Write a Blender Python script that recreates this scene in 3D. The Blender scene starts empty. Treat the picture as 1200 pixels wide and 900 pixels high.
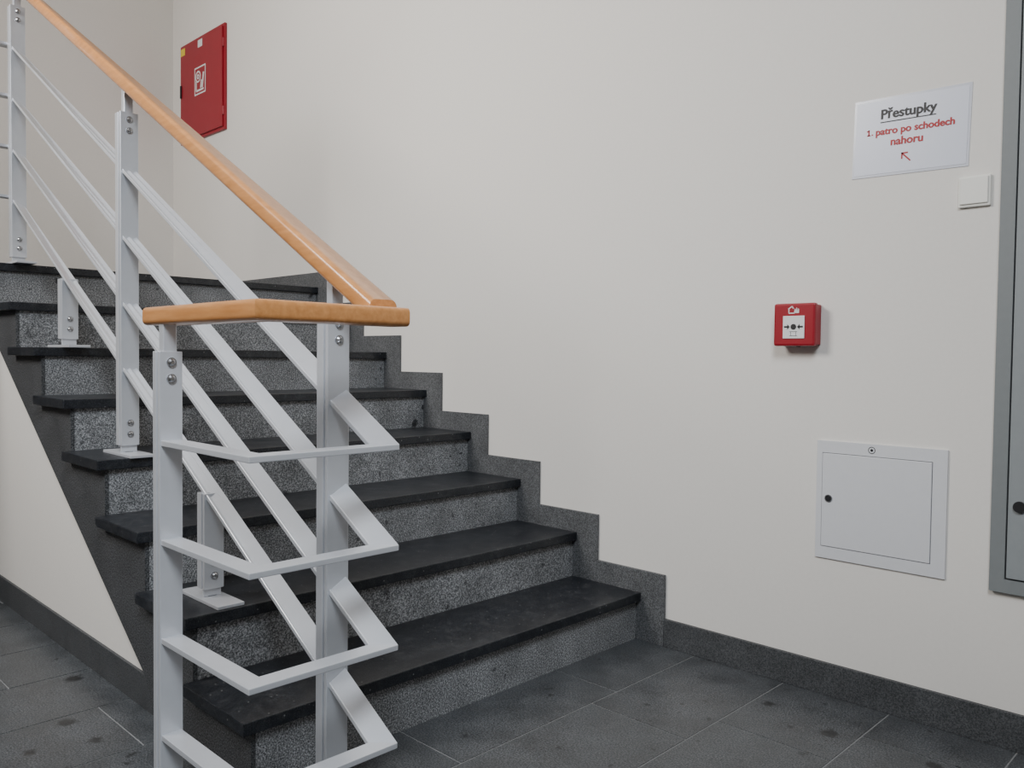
import bpy, bmesh, math, random
from mathutils import Vector, Matrix
random.seed(4)
sc=bpy.context.scene
H=0.165; T=0.2903; W=1.488; NS=8
YR=-1.364; Y2=-1.645; XC=0.336; SL=H/T
XB=-3.786; YL=-4.4; XF=3.4; ZC=4.3
LZ=NS*H

# ------------------------------------------------------------ materials
def newmat(name):
    m=bpy.data.materials.new(name); m.use_nodes=True
    nt=m.node_tree; b=nt.nodes['Principled BSDF']; return m,nt,b
def plain(name,col,rough=.5,metal=0.,spec=.5,noise=0.0,nscale=60,bump=0.0):
    m,nt,b=newmat(name)
    b.inputs['Roughness'].default_value=rough; b.inputs['Metallic'].default_value=metal
    b.inputs['Specular IOR Level'].default_value=spec
    tc=nt.nodes.new('ShaderNodeTexCoord'); n=nt.nodes.new('ShaderNodeTexNoise')
    n.inputs['Scale'].default_value=nscale; n.inputs['Detail'].default_value=4
    nt.links.new(tc.outputs['Object'],n.inputs['Vector'])
    r=nt.nodes.new('ShaderNodeValToRGB')
    c=Vector(col[:3])
    lo=c*(1-noise); hi=c*(1+noise)
    r.color_ramp.elements[0].position=.3; r.color_ramp.elements[1].position=.7
    r.color_ramp.elements[0].color=(*lo,1); r.color_ramp.elements[1].color=(*hi,1)
    nt.links.new(n.outputs['Fac'],r.inputs['Fac']); nt.links.new(r.outputs['Color'],b.inputs['Base Color'])
    if bump>0:
        bp=nt.nodes.new('ShaderNodeBump'); bp.inputs['Strength'].default_value=bump; bp.inputs['Distance'].default_value=.002
        nt.links.new(n.outputs['Fac'],bp.inputs['Height']); nt.links.new(bp.outputs['Normal'],b.inputs['Normal'])
    return m
def granite(name,dark,mid,light,rough=.45,scale=260,spots=0,spec=.4,bigvar=.25,r0=.40,r1=.62,dust=0.0,pit=.45,specks=0.0):
    m,nt,b=newmat(name); N=nt.nodes; L=nt.links
    tc=N.new('ShaderNodeTexCoord')
    n1=N.new('ShaderNodeTexNoise'); n1.inputs['Scale'].default_value=scale; n1.inputs['Detail'].default_value=3; n1.inputs['Roughness'].default_value=.7
    L.new(tc.outputs['Object'],n1.inputs['Vector'])
    r=N.new('ShaderNodeValToRGB'); e=r.color_ramp.elements
    e[0].position=r0; e[0].color=(*dark,1); e[1].position=r1; e[1].color=(*light,1)
    k=e.new(.5); k.color=(*mid,1)
    L.new(n1.outputs['Fac'],r.inputs['Fac'])
    v=N.new('ShaderNodeTexVoronoi'); v.inputs['Scale'].default_value=scale*.4
    L.new(tc.outputs['Object'],v.inputs['Vector'])
    vr=N.new('ShaderNodeValToRGB'); vr.color_ramp.elements[0].position=.14; vr.color_ramp.elements[0].color=(pit,pit,pit*1.03,1)
    vr.color_ramp.elements[1].position=.3; vr.color_ramp.elements[1].color=(1,1,1,1)
    L.new(v.outputs['Distance'],vr.inputs['Fac'])
    mx=N.new('ShaderNodeMixRGB'); mx.blend_type='MULTIPLY'; mx.inputs[0].default_value=.8
    L.new(r.outputs['Color'],mx.inputs[1]); L.new(vr.outputs['Color'],mx.inputs[2])
    n2=N.new('ShaderNodeTexNoise'); n2.inputs['Scale'].default_value=9; n2.inputs['Detail'].default_value=5
    L.new(tc.outputs['Object'],n2.inputs['Vector'])
    r2=N.new('ShaderNodeValToRGB'); r2.color_ramp.elements[0].position=.3; r2.color_ramp.elements[1].position=.7
    r2.color_ramp.elements[0].color=(1-bigvar,)*3+(1,); r2.color_ramp.elements[1].color=(1,1,1,1)
    L.new(n2.outputs['Fac'],r2.inputs['Fac'])
    m2=N.new('ShaderNodeMixRGB'); m2.blend_type='MULTIPLY'; m2.inputs[0].default_value=1
    L.new(mx.outputs[0],m2.inputs[1]); L.new(r2.outputs['Color'],m2.inputs[2])
    out=m2.outputs[0]
    for q in range(spots):
        v3=N.new('ShaderNodeTexVoronoi'); v3.inputs['Scale'].default_value=(5.5,12.3,4.1)[q]
        wn=N.new('ShaderNodeTexNoise'); wn.inputs['Scale'].default_value=45; wn.inputs['Detail'].default_value=3
        L.new(tc.outputs['Object'],wn.inputs['Vector'])
        ad=N.new('ShaderNodeVectorMath'); ad.operation='MULTIPLY_ADD'; ad.inputs[1].default_value=(.03,.03,.03)
        L.new(wn.outputs['Color'],ad.inputs[0]); L.new(tc.outputs['Object'],ad.inputs[2])
        L.new(ad.outputs[0],v3.inputs['Vector'])
        r3=N.new('ShaderNodeValToRGB'); r3.color_ramp.elements[0].position=.07; r3.color_ramp.elements[1].position=.12
        c3=(.2,.35,.2)[q]
        r3.color_ramp.elements[0].color=(c3,c3,c3*1.03,1); r3.color_ramp.elements[1].color=(1,1,1,1)
        L.new(v3.outputs['Distance'],r3.inputs['Fac'])
        m3=N.new('ShaderNodeMixRGB'); m3.blend_type='MULTIPLY'; m3.inputs[0].default_value=1
        L.new(out,m3.inputs[1]); L.new(r3.outputs['Color'],m3.inputs[2]); out=m3.outputs[0]
    if dust>0:
        n4=N.new('ShaderNodeTexNoise'); n4.inputs['Scale'].default_value=28; n4.inputs['Detail'].default_value=8; n4.inputs['Roughness'].default_value=.75
        L.new(tc.outputs['Object'],n4.inputs['Vector'])
        r4=N.new('ShaderNodeValToRGB'); r4.color_ramp.elements[0].position=.5; r4.color_ramp.elements[1].position=.8
        r4.color_ramp.elements[0].color=(0,0,0,1); r4.color_ramp.elements[1].color=(dust,dust,dust,1)
        L.new(n4.outputs['Fac'],r4.inputs['Fac'])
        m4=N.new('ShaderNodeMixRGB'); m4.inputs[2].default_value=(.3,.3,.3,1)
        L.new(r4.outputs['Color'],m4.inputs[0]); L.new(out,m4.inputs[1]); out=m4.outputs[0]
    if specks>0:
        v5=N.new('ShaderNodeTexVoronoi'); v5.inputs['Scale'].default_value=38
        L.new(tc.outputs['Object'],v5.inputs['Vector'])
        r5=N.new('ShaderNodeValToRGB'); r5.color_ramp.elements[0].position=.07; r5.color_ramp.elements[1].position=.10
        r5.color_ramp.elements[0].color=(specks,specks,specks,1); r5.color_ramp.elements[1].color=(0,0,0,1)
        L.new(v5.outputs['Distance'],r5.inputs['Fac'])
        m5=N.new('ShaderNodeMixRGB'); m5.inputs[2].default_value=(.42,.42,.42,1)
        L.new(r5.outputs['Color'],m5.inputs[0]); L.new(out,m5.inputs[1]); out=m5.outputs[0]
    L.new(out,b.inputs['Base Color'])
    rr=N.new('ShaderNodeMapRange'); rr.inputs['To Min'].default_value=rough-.1; rr.inputs['To Max'].default_value=rough+.12
    L.new(n2.outputs['Fac'],rr.inputs['Value']); L.new(rr.outputs[0],b.inputs['Roughness'])
    b.inputs['Specular IOR Level'].default_value=spec
    bp=N.new('ShaderNodeBump'); bp.inputs['Strength'].default_value=.12; bp.inputs['Distance'].default_value=.001
    L.new(n1.outputs['Fac'],bp.inputs['Height']); L.new(bp.outputs['Normal'],b.inputs['Normal'])
    return m
def wood(name):
    m,nt,b=newmat(name); N=nt.nodes; L=nt.links
    tc=N.new('ShaderNodeTexCoord'); mp=N.new('ShaderNodeMapping'); mp.inputs['Scale'].default_value=(6,40,40)
    L.new(tc.outputs['Object'],mp.inputs['Vector'])
    n=N.new('ShaderNodeTexNoise'); n.inputs['Scale'].default_value=2.2; n.inputs['Detail'].default_value=6
    L.new(mp.outputs[0],n.inputs['Vector'])
    r=N.new('ShaderNodeValToRGB'); r.color_ramp.elements[0].position=.3; r.color_ramp.elements[1].position=.72
    r.color_ramp.elements[0].color=(.50,.205,.06,1); r.color_ramp.elements[1].color=(.64,.29,.10,1)
    L.new(n.outputs['Fac'],r.inputs['Fac']); L.new(r.outputs[0],b.inputs['Base Color'])
    b.inputs['Roughness'].default_value=.3; b.inputs['Coat Weight'].default_value=.4; b.inputs['Coat Roughness'].default_value=.12
    return m
M_wall=plain('wall_plaster',(.76,.73,.69),.85,noise=.012,nscale=90,bump=.08,spec=.25)
M_ceil=plain('ceiling_plaster',(.8,.79,.77),.9,noise=.01,nscale=90)
M_tread=granite('granite_tread_dark',(.006,.007,.010),(.013,.015,.019),(.032,.036,.044),rough=.34,scale=300,spec=.4,dust=.14,specks=.35)
M_riser=granite('granite_riser',(.08,.083,.088),(.20,.205,.213),(.50,.507,.52),rough=.5,scale=250,bigvar=.35,spots=2)
M_side=granite('granite_stringer',(.02,.021,.023),(.055,.057,.061),(.14,.143,.15),rough=.55,scale=250)
M_skirt=granite('granite_skirting',(.055,.057,.06),(.11,.113,.118),(.19,.195,.202),rough=.5,scale=300)
M_tile=granite('granite_floor_tile',(.030,.033,.036),(.075,.081,.087),(.16,.168,.177),rough=.34,scale=240,bigvar=.4,dust=.14,spec=.5,spots=3)
M_grout=plain('tile_grout',(.24,.24,.24),.9,noise=.1)
M_metal=plain('railing_paint',(.60,.615,.65),.3,metal=.35,noise=.02,nscale=30)
M_bolt=plain('steel_bolt',(.45,.46,.48),.3,metal=1,noise=.02)
M_gap=plain('post_groove',(.06,.06,.065),.6)
M_seam=plain('panel_seam',(.30,.30,.31),.6)
M_wood=wood('beech_handrail')
M_red=plain('red_paint',(.30,.004,.016),.4,noise=.03,nscale=20)
M_redp=plain('red_plastic',(.29,.003,.014),.35,noise=.03,nscale=20)
M_white=plain('white_label',(.72,.72,.72),.5)
M_panel=plain('panel_paint',(.64,.645,.67),.45,noise=.01)
M_switch=plain('switch_plastic',(.80,.79,.74),.4)
M_paper=plain('laminated_paper',(.64,.66,.75),.3,noise=.01,nscale=8)
M_sleeve=plain('sleeve_plastic',(.61,.625,.69),.2,noise=.01,nscale=8)
M_black=plain('black_print',(.01,.01,.012),.5)
M_redtxt=plain('red_print',(.38,.01,.015),.5)
M_yellow=plain('yellow_sticker',(.75,.55,.03),.5)
M_grey=plain('grey_frame_paint',(.20,.215,.22),.5,noise=.02)
M_grey2=plain('grey_door_paint',(.26,.28,.29),.5,noise=.02)
M_bbw=granite('granite_baseboard',(.04,.042,.045),(.068,.071,.075),(.11,.114,.12),rough=.5,scale=300)

# ------------------------------------------------------------ helpers
def link(o,parent=None):
    sc.collection.objects.link(o)
    if parent: o.parent=parent
    return o
def empty(name):
    e=bpy.data.objects.new(name,None); e.empty_display_size=.1; return link(e)
def mkobj(name,bm,mat,parent=None,bevel=0,smooth=False):
    me=bpy.data.meshes.new(name); bmesh.ops.recalc_face_normals(bm,faces=bm.faces)
    bm.to_mesh(me); bm.free(); 
    for m in (mat if isinstance(mat,list) else [mat]): me.materials.append(m)
    if smooth:
        for p in me.polygons: p.use_smooth=True
    o=bpy.data.objects.new(name,me); link(o,parent)
    if bevel:
        b=o.modifiers.new('bevel','BEVEL'); b.width=bevel; b.segments=2; b.limit_method='ANGLE'; b.angle_limit=math.radians(40)
    return o
def bbox(bm,x0,x1,y0,y1,z0,z1,mi=0):
    vs=[bm.verts.new(p) for p in [(x0,y0,z0),(x1,y0,z0),(x1,y1,z0),(x0,y1,z0),(x0,y0,z1),(x1,y0,z1),(x1,y1,z1),(x0,y1,z1)]]
    for f in [(0,3,2,1),(4,5,6,7),(0,1,5,4),(1,2,6,5),(2,3,7,6),(3,0,4,7)]:
        fc=bm.faces.new([vs[i] for i in f]); fc.material_index=mi
def box(name,x0,x1,y0,y1,z0,z1,mat,parent=None,bevel=0):
    bm=bmesh.new(); bbox(bm,x0,x1,y0,y1,z0,z1); return mkobj(name,bm,mat,parent,bevel)
def prism_xz(bm,pts,y0,y1,mi=0):
    a=[bm.verts.new((x,y0,z)) for x,z in pts]; b=[bm.verts.new((x,y1,z)) for x,z in pts]
    bm.faces.new(a).material_index=mi; bm.faces.new(b[::-1]).material_index=mi
    n=len(pts)
    for i in range(n): bm.faces.new([a[i],a[(i+1)%n],b[(i+1)%n],b[i]]).material_index=mi
def cyl(bm,c,axis,r,h,seg=20,r2=None):
    q=Vector((0,0,1)).rotation_difference(Vector(axis)).to_matrix().to_4x4()
    bmesh.ops.create_cone(bm,cap_ends=True,segments=seg,radius1=r,radius2=r if r2 is None else r2,depth=h,matrix=Matrix.Translation(c)@q)
def sweep(bm,path,prof):
    rings=[]
    n=len(path)
    for i,p in enumerate(path):
        p=Vector(p)
        def d(a,b):
            v=Vector(b)-Vector(a); v.z=0; return v.normalized()
        if i==0: t=d(path[0],path[1]); nrm=Vector((-t.y,t.x,0)); k=1
        elif i==n-1: t=d(path[-2],path[-1]); nrm=Vector((-t.y,t.x,0)); k=1
        else:
            t1=d(path[i-1],path[i]); t2=d(path[i],path[i+1])
            n1=Vector((-t1.y,t1.x,0)); n2=Vector((-t2.y,t2.x,0)); nrm=(n1+n2).normalized(); k=1/max(.3,nrm.dot(n1))
        rings.append([bm.verts.new(p+nrm*u*k+Vector((0,0,w))) for u,w in prof])
    m=len(prof)
    for a,b in zip(rings[:-1],rings[1:]):
        for j in range(m): bm.faces.new([a[j],a[(j+1)%m],b[(j+1)%m],b[j]])
    bm.faces.new(rings[0][::-1]); bm.faces.new(rings[-1])

# ------------------------------------------------------------ room shell
box('wall_right',XB-.2,XF+.2,0,.2,-.1,ZC,M_wall)
box('wall_back',XB-.2,XB,YL,0,-.1,ZC,M_wall)
box('wall_left',XB-.2,XF+.2,YL-.2,YL,-.1,ZC,M_wall)
box('wall_front',XF,XF+.2,YL,0,-.1,ZC,M_wall)
box('ceiling',XB-.2,XF+.2,YL-.2,.2,ZC,ZC+.15,M_ceil)
bm=bmesh.new()
bbox(bm,XB,XF,YL,0,-.1,-.0015,1)
g=.0022
k0=int((XB-.215)/.31)-1
offs={0:-.43,1:-.545,2:-.39,-1:-.15,3:-.2}
for k in range(k0,12):
    x1=.215+.31*k; x0=x1-.31
    if x1<XB or x0>XF: continue
    off=offs.get(k,-random.random()*.6)
    y=off+.61*2
    while y>YL:
        ya=max(y-.61,YL); yb=min(y,0); xa=max(x0,XB); xb=min(x1,XF)
        if yb>ya+.01 and xb>xa+.01:
            bbox(bm,xa+g,xb-g,ya+g,yb-g,-.004,0,0)
        y-=.61
mkobj('floor',bm,[M_tile,M_grout])

# ------------------------------------------------------------ staircase
stair=empty('staircase')
YS=-1.460
bm=bmesh.new()
pts=[(-.02,0.0)]
for i in range(NS):
    pts.append((-i*T-.02,(i+1)*H-.03))
    if i<NS-1: pts.append((-(i+1)*T-.02,(i+1)*H-.03))
xl=-(NS-1)*T-.02
lo=[(xl-.12,LZ-.03),(xl-.12,.84+.25),(-.56,.06),(-.50,.0)]
prism_xz(bm,pts+lo,YS+.012,-.001)
mkobj('risers',bm,M_riser,stair)
bm=bmesh.new()
prism_xz(bm,pts[:]+[(xl-.05,LZ-.03),(xl-.05,1.06),(-.60,.095),(-.545,0.0)],YS,YS+.0115)
mkobj('stringer_cladding',bm,M_side,stair)
bm=bmesh.new()
for i in range(NS-1):
    bbox(bm,-(i+1)*T-.02,-i*T,-W,-.002,(i+1)*H-.03,(i+1)*H)
mkobj('treads',bm,M_tread,stair,bevel=.0025)
bm=bmesh.new()
prism_xz(bm,[(-.57,0.0),(-.57,.05),(xl-.1,1.08),(XB+.001,1.08),(XB+.001,0)],-1.4475,-1.440)
mkobj('plaster_side',bm,M_wall,stair)
box('side_baseboard',XB+.001,-.55,-1.457,-1.448,0,.095,M_bbw,stair,bevel=.001)
# landing
land=empty('stair_landing')
box('landing_nosing',xl-.30,-(NS-1)*T,-3.0,-.002,LZ-.03,LZ,M_tread,land,bevel=.0025)
box('landing_paving',XB+.001,xl-.30,-3.0,-.002,LZ-.03,LZ,M_tile,land)
box('landing_slab',XB+.001,xl-.125,-3.0,-.002,LZ-.22,LZ-.031,M_wall,land)
box('landing_edge',xl-.12,xl,-3.0,YS-.002,LZ-.22,LZ-.031,M_side,land)
# stepped skirting along wall
bm=bmesh.new()
a=.095;b_=.078
for i in range(NS):
    x1=a-i*T; x0=a-(i+1)*T if i<NS-1 else XB+.012
    z0=0 if i==0 else (i-.6)*H
    bbox(bm,x0+.0006,x1,-.012,-.0005,z0,(i+1)*H+b_)
mkobj('baseboard_stair',bm,M_skirt,bevel=.0012)
box('baseboard_right',a+.001,XF,-.012,-.0005,0,.095,M_bbw,bevel=.0015)
box('baseboard_back',XB+.0005,XB+.012,-3.0,-.013,LZ,LZ+b_,M_skirt,bevel=.0015)
box('baseboard_left',XB+.001,XF,YL+.0005,YL+.012,0,.095,M_bbw,bevel=.0015)
box('baseboard_front',XF-.012,XF-.0005,YL+.013,-.013,0,.095,M_bbw,bevel=.0015)

# ------------------------------------------------------------ railing
rail=empty('stair_railing')
def zbar(x,zb): return zb+(XC-x)*SL
XT=-2.13
bars=[.793,.592,.391,.192]
bt=.0058
prof=[(-.021,-bt),(.021,-bt),(.021,bt),(-.021,bt)]
XE=-.018   # end post
for k,zb in enumerate(bars):
    bm=bmesh.new()
    zt=zbar(XT,zb)
    path=[(XT+.45,Y2,zt+.45*SL),(XT,Y2,zt),(XT,YR,zt),(XC,YR,zb),(XC,Y2,zb),(XE+.012,Y2,zb)]
    sweep(bm,path,prof)
    mkobj('flat_bar_%d'%(k+1),bm,M_metal,rail,bevel=.0015)
def post(nm,x,y,z0,z1,topsup=None,bolts_top=True,hy=.027,rd=.026):
    bm=bmesh.new()
    zb=z0+.03
    bbox(bm,x+.006,x+.016,y-hy,y+hy,zb,z1)
    bbox(bm,x-rd,x-.0015,y-hy,y+hy,zb,z1)
    mkobj(nm+'_plates',bm,M_metal,rail,bevel=.0015)
    bm=bmesh.new(); bbox(bm,x-.0012,x+.0058,y-.012,y+.012,z0+.006,z1 if topsup is None else topsup)
    mkobj(nm+'_core',bm,M_gap,rail)
    bm=bmesh.new()
    bl=[zb+.035,zb+.07]
    if bolts_top: bl+=[z1-.022,z1-.055]
    for z in bl:
        cyl(bm,(x+.018,y,z),(1,0,0),.0095,.004,20)
        cyl(bm,(x+.0215,y,z),(1,0,0),.008,.004,20,r2=.004)
    mkobj(nm+'_bolts',bm,M_bolt,rail,smooth=False)
    if topsup is not None:
        bm=bmesh.new(); bbox(bm,x-.010,x+.012,y-.014,y+.014,z1-.03,topsup)
        mkobj(nm+'_bracket',bm,M_metal,rail,bevel=.002)
    bm=bmesh.new(); bbox(bm,x-.11,x+.11,y-.036,y+.036,z0,z0+.009)
    bbox(bm,x-.0011,x+.0059,y-.024,y+.024,z0+.009,z0+.09)
    mkobj(nm+'_base_plate',bm,M_metal,rail,bevel=.0015)
HC=1.0505
def zh(x): return HC+(.341-x)*SL
post('end_post',XE,Y2,0,.978,topsup=1.036,hy=.0235,rd=.018)
post('foot_post',.158,YR,0,1.062,topsup=zh(.158)-.015)
post('middle_post',-.965,YR,4*H,zh(-.965)-.09,topsup=zh(-.965)-.015)
post('top_post',-2.085,YR,LZ,zh(-2.085)-.09,topsup=zh(-2.085)-.015)
post('short_post_low',-.41,YR,2*H,zbar(-.41,bars[3])-.005,bolts_top=False)
post('short_post_high',-1.50,YR,6*H,zbar(-1.50,bars[3])-.005,bolts_top=False)
ztop=zh(XT)
post('upper_post',XT+.02,Y2,LZ,ztop-.07,topsup=ztop-.01)
def rprof(hw,hh,r=.012,seg=4):
    P=[]
    for cx,cy,a0 in [(hw-r,hh-r,0),(-hw+r,hh-r,90),(-hw+r,-hh+r,180),(hw-r,-hh+r,270)]:
        for s in range(seg+1):
            an=math.radians(a0+90*s/seg); P.append((cx+r*math.cos(an),cy+r*math.sin(an)))
    return P
def smooth_by_angle(o):
    for p in o.data.polygons: p.use_smooth=True
    mod=o.modifiers.new('es','EDGE_SPLIT'); mod.split_angle=math.radians(40)
YH=-1.632; XH=.341
bm=bmesh.new(); sweep(bm,[(-.095,YH,HC),(XH,YH,HC),(XH,YR+.031,HC)],rprof(.033,.0185,r=.010))
o=mkobj('handrail_return',bm,M_wood,rail); smooth_by_angle(o)
bm=bmesh.new(); sweep(bm,[(XT,Y2,ztop),(XT,YR,ztop),(XH-.012,YR,zh(XH-.012)+.003)],rprof(.033,.025,r=.014))
o=mkobj('handrail_slope',bm,M_wood,rail); smooth_by_angle(o)
bm=bmesh.new(); sweep(bm,[(XT+.45,Y2,ztop+.45*SL),(XT-.03,Y2,ztop)],rprof(.033,.025,r=.014))
o=mkobj('handrail_upper',bm,M_wood,rail); smooth_by_angle(o)

# ------------------------------------------------------------ text helper
def text1(nm,s,xc,zc,width,y,mat,parent):
    cu=bpy.data.curves.new(nm,'FONT'); cu.body=s; cu.align_x='CENTER'; cu.align_y='CENTER'; cu.size=.03
    o=bpy.data.objects.new(nm,cu); link(o,parent)
    bpy.context.view_layer.update()
    w=o.dimensions.x; cu.size=.03*width/w; cu.extrude=.00015; cu.offset=.0003
    o.rotation_euler=(math.pi/2,0,0); o.location=(xc,y,zc); cu.materials.append(mat)
    return o
def text(nm,s,xc,zc,width,y,mat,parent,b=.0011):
    for i,(dx,dz) in enumerate([(-b,0),(b,0),(0,b*.6),(0,-b*.6),(0,0)]):
        text1(nm+'_stroke_%d'%i,s,xc+dx,zc+dz,width,y-.00003*i,mat,parent)
sign=empty('paper_sign')
x0,x1,z0,z1=.698,.992,1.487,1.695
cx,cz=(x0+x1)/2,(z0+z1)/2
sign.location=(cx,0,cz); sign.rotation_euler=(0,math.radians(1.3),0)
box('plastic_sleeve',-.150,.150,-.0018,-.0004,-.107,.107,M_sleeve,sign)
box('sheet',-.144,.144,-.0026,-.0018,-.100,.100,M_paper,sign)
text('title','Přestupky',-.006,.060,.142,-.0032,M_black,sign)
box('underline',-.078,.066,-.0033,-.0028,.0383,.0410,M_black,sign)
text('line_1','patro po schodech',.012,.014,.200,-.0032,M_redtxt,sign,b=.0008)
text('line_2','nahoru',-.006,-.017,.082,-.0032,M_redtxt,sign,b=.0008)
def seg(bm,p,q,w,y=-.003):
    p=Vector((p[0],0,p[1]));q=Vector((q[0],0,q[1])); d=(q-p).normalized(); n=Vector((-d.z,0,d.x))*w/2
    vs=[bm.verts.new(v+Vector((0,y,0))) for v in (p+n,q+n,q-n,p-n)]; bm.faces.new(vs)
bm=bmesh.new()
seg(bm,(-.108,.0075),(-.108,.0235),.0042); seg(bm,(-.1135,.0193),(-.1072,.0226),.0032); seg(bm,(-.113,.0085),(-.103,.0085),.0032); seg(bm,(-.0985,.0073),(-.0985,.0110),.004)
mkobj('numeral_one',bm,M_redtxt,sign)
bm=bmesh.new()
seg(bm,(.006,-.074),(-.016,-.052),.004); seg(bm,(-.0185,-.0515),(-.001,-.0515),.004); seg(bm,(-.0165,-.050),(-.0165,-.067),.004)
mkobj('arrow',bm,M_redtxt,sign)

sw=empty('light_switch')
box('back_plate',.972,1.048,-.010,-.0003,1.373,1.452,M_switch,sw,bevel=.003)
box('rocker',.977,1.043,-.0145,-.0101,1.380,1.448,M_switch,sw,bevel=.002)

cp=empty('fire_alarm_call_point')
X0,X1,Z0,Z1=.490,.617,1.016,1.141
box('housing',X0+.006,X1-.004,-.030,-.0003,Z0+.004,Z1-.004,M_redp,cp,bevel=.003)
box('cover',X0,X1,-.052,-.0301,Z0,Z1,M_redp,cp,bevel=.006)
xc=(X0+X1)/2; 
box('glass_label',xc-.033,xc+.033,-.0545,-.0522,Z0+.022,Z0+.088,M_white,cp,bevel=.001)
bm=bmesh.new(); zc=Z0+.056
cyl(bm,(xc,-.0550,zc),(0,-1,0),.0085,.0012,24)
yf=-.0553
for s in (-1,1):
    seg(bm,(xc+s*.029,zc),(xc+s*.018,zc),.005,yf)
    vs=[bm.verts.new((xc+s*.011,yf,zc)),bm.verts.new((xc+s*.019,yf,zc+.008)),bm.verts.new((xc+s*.019,yf,zc-.008))]; bm.faces.new(vs)
mkobj('press_symbol',bm,M_black,cp)
bm=bmesh.new(); 
seg(bm,(xc-.012,zc-.026),(xc+.012,zc-.026),.001,yf)
seg(bm,(xc-.012,zc-.014),(xc+.012,zc-.014),.001,yf)
seg(bm,(xc-.008,zc-.026),(xc-.008,zc-.014),.001,yf); seg(bm,(xc+.008,zc-.026),(xc+.008,zc-.014),.001,yf)
mkobj('flap_lines',bm,M_black,cp)
bm=bmesh.new(); yf=-.0524; zt=Z1-.02
seg(bm,(xc-.016,zt-.009),(xc-.016,zt+.003),.003,yf);seg(bm,(xc-.018,zt+.003),(xc-.006,zt+.011),.003,yf);seg(bm,(xc-.006,zt+.011),(xc-.002,zt+.004),.003,yf)
seg(bm,(xc-.017,zt-.009),(xc+.002,zt-.009),.003,yf)
for q in range(3):
    xx=xc+.002+q*.005
    vs=[bm.verts.new((xx-.003,yf,zt-.009)),bm.verts.new((xx+.003,yf,zt-.009)),bm.verts.new((xx+.003,yf,zt+.001)),bm.verts.new((xx+.001,yf,zt+.009-abs(q-1)*.004))]; bm.faces.new(vs)
mkobj('house_fire_pictogram',bm,M_white,cp)
bm=bmesh.new(); cyl(bm,(xc+.004,-.028,Z0+.001),(0,0,1),.006,.006); mkobj('test_key_socket',bm,M_black,cp)

ap=empty('wall_access_panel')
px0,px1,pz0,pz1=.612,.965,.400,.742
bm=bmesh.new()
ix0,ix1,iz0,iz1=px0+.016,px1-.036,pz0+.034,pz1-.034
bbox(bm,px0,ix0,-.006,-.0003,pz0,pz1); bbox(bm,ix1,px1,-.006,-.0003,pz0,pz1)
bbox(bm,ix0,ix1,-.006,-.0003,pz0,iz0); bbox(bm,ix0,ix1,-.006,-.0003,iz1,pz1)
bmesh.ops.remove_doubles(bm,verts=bm.verts,dist=1e-5)
mkobj('frame',bm,M_panel,ap)
box('recess',ix0,ix1,-.0012,-.0003,iz0,iz1,M_seam,ap)
box('door_leaf',ix0+.0018,ix1-.0018,-.0085,-.0013,iz0+.0018,iz1-.0018,M_panel,ap,bevel=.0012)
bm=bmesh.new(); cyl(bm,(ix0+.022,-.0095,(iz0+iz1)/2+.005),(0,-1,0),.011,.003,24); mkobj('lock_bezel',bm,M_bolt,ap)
bm=bmesh.new(); cyl(bm,(ix0+.022,-.0112,(iz0+iz1)/2+.005),(0,-1,0),.0085,.002,24); mkobj('lock_cylinder',bm,M_black,ap)
bm=bmesh.new()
for R,r_ in ((.010,.008),(.004,0)):
    n=24
    for i in range(n):
        a0=2*math.pi*i/n;a1=2*math.pi*(i+1)/n
        c=Vector(((px0+px1)/2-.02,-.0063,pz1-.017))
        pt=lambda rr,an:c+Vector((rr*math.cos(an),0,rr*math.sin(an)))
        if r_>0: bm.faces.new([bm.verts.new(q) for q in (pt(R,a0),pt(R,a1),pt(r_,a1),pt(r_,a0))])
        else: bm.faces.new([bm.verts.new(q) for q in (pt(R,a0),pt(R,a1),c)])
mkobj('emblem',bm,M_black,ap)

dc=empty('service_cabinet')
dx0,dx1,dz0,dz1=1.072,1.85,.396,2.45
fw=.034
bm=bmesh.new()
bbox(bm,dx0,dx0+fw,-.016,-.0003,dz0,dz1); bbox(bm,dx1-fw,dx1,-.016,-.0003,dz0,dz1)
bbox(bm,dx0+fw,dx1-fw,-.016,-.0003,dz0,dz0+fw); bbox(bm,dx0+fw,dx1-fw,-.016,-.0003,dz1-fw,dz1)
mkobj('frame',bm,M_grey,dc)
box('recess',dx0+fw,dx1-fw,-.002,-.0003,dz0+fw,dz1-fw,M_gap,dc)
box('door_leaf',dx0+fw+.004,dx1-fw-.004,-.018,-.0021,dz0+fw+.004,dz1-fw-.004,M_grey2,dc,bevel=.002)
bm=bmesh.new(); cyl(bm,(1.136,-.021,.617),(0,-1,0),.014,.008,24); mkobj('lock',bm,M_black,dc)

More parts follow.
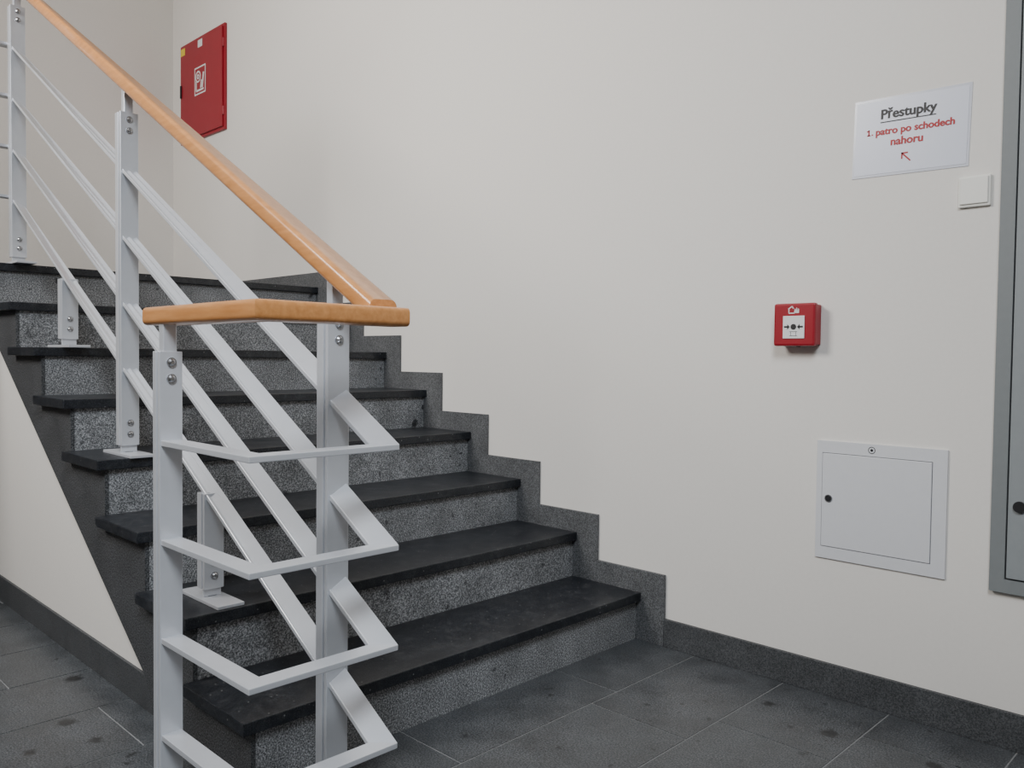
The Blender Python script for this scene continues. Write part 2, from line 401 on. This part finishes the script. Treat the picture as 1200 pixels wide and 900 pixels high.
fc=empty('fire_hose_cabinet')
kx0,kx1,kz0,kz1=-3.639,-3.040,2.310,2.935
box('box_frame',kx0,kx1,-.016,-.0003,kz0,kz1,M_red,fc,bevel=.003)
box('door_leaf',kx0+.022,kx1-.016,-.026,-.0161,kz0+.018,kz1-.018,M_red,fc,bevel=.002)
yq=-.0268
kcx=(kx0+kx1)/2
bm=bmesh.new(); seg(bm,(kcx-.075,2.66),(kcx+.075,2.66),.17,yq); mkobj('pictogram_plate',bm,M_white,fc)
bm=bmesh.new()
yq2=yq-.0005
seg(bm,(kcx-.066,2.66),(kcx+.066,2.66),.152,yq2); mkobj('pictogram_field',bm,M_red,fc)
bm=bmesh.new(); yq3=yq2-.0005
c=Vector((kcx-.025,yq3,2.685))
n=20
for R,r_ in ((.036,.026),(.016,.006)):
    for i in range(n):
        a0=2*math.pi*i/n;a1=2*math.pi*(i+1)/n
        pt=lambda rr,an:c+Vector((rr*math.cos(an),0,rr*math.sin(an)))
        bm.faces.new([bm.verts.new(q) for q in (pt(R,a0),pt(R,a1),pt(r_,a1),pt(r_,a0))])
seg(bm,(kcx-.05,2.66),(kcx-.05,2.60),.012,yq3); seg(bm,(kcx-.05,2.60),(kcx+.05,2.60),.012,yq3)
seg(bm,(kcx+.03,2.61),(kcx+.05,2.70),.018,yq3); seg(bm,(kcx+.01,2.61),(kcx+.02,2.66),.014,yq3)
mkobj('hose_symbol',bm,M_white,fc)
bm=bmesh.new(); seg(bm,(kcx-.03,2.885),(kcx+.03,2.885),.045,yq); mkobj('inspection_stickers',bm,M_white,fc)
bm=bmesh.new(); seg(bm,(kx0+.03,2.885),(kx0+.09,2.885),.045,yq-.0004); mkobj('yellow_sticker',bm,M_yellow,fc)
bm=bmesh.new(); 
for z in (2.42,2.82): cyl(bm,(kx1-.009,-.019,z),(0,0,1),.007,.05,16)
mkobj('hinges',bm,M_red,fc)
bm=bmesh.new(); bbox(bm,kx0+.028,kx0+.042,-.034,-.0262,2.60,2.68); mkobj('latch_handle',bm,M_black,fc,bevel=.002)

# ------------------------------------------------------------ lights
def area(nm,loc,tgt,sx,sy,p,col,spread=180):
    l=bpy.data.lights.new(nm,'AREA'); l.shape='RECTANGLE'; l.size=sx; l.size_y=sy; l.energy=p; l.color=col; l.spread=math.radians(spread)
    o=bpy.data.objects.new(nm,l); link(o); o.location=loc
    o.rotation_euler=(Vector(tgt)-Vector(loc)).to_track_quat('-Z','Y').to_euler(); return o
area('window_standin_front',(2.1,-3.0,3.3),(-.4,-1.2,.3),1.0,1.2,44,(.86,.93,1.0),100)  # area lamp hung inside the room, standing in for an unseen window
area('window_standin_upper',(-1.6,-4.0,3.3),(-1.0,0,2.1),1.5,1.2,76,(1.0,.97,.93),115)  # added lamp by the left wall, in place of an unseen landing window
w=bpy.data.worlds.new('world'); w.use_nodes=True; sc.world=w
w.node_tree.nodes['Background'].inputs[0].default_value=(.6,.7,.8,1); w.node_tree.nodes['Background'].inputs[1].default_value=.3

# ------------------------------------------------------------ camera
f,yaw,pit,rol=970.5518,0.7968,-0.0325,0.0114
F=Vector((-math.cos(yaw)*math.cos(pit),math.sin(yaw)*math.cos(pit),math.sin(pit)))
R=F.cross(Vector((0,0,1))).normalized(); U=R.cross(F)
R2=R*math.cos(rol)+U*math.sin(rol); U2=-R*math.sin(rol)+U*math.cos(rol)
cd=bpy.data.cameras.new('camera'); cd.sensor_width=36; cd.lens=f/1200*36; cd.clip_start=.02
co=bpy.data.objects.new('camera',cd); link(co)
Mx=Matrix((R2,U2,-F)).transposed().to_4x4(); Mx.translation=Vector((1.6609,-2.3602,.9743)); co.matrix_world=Mx
sc.camera=co
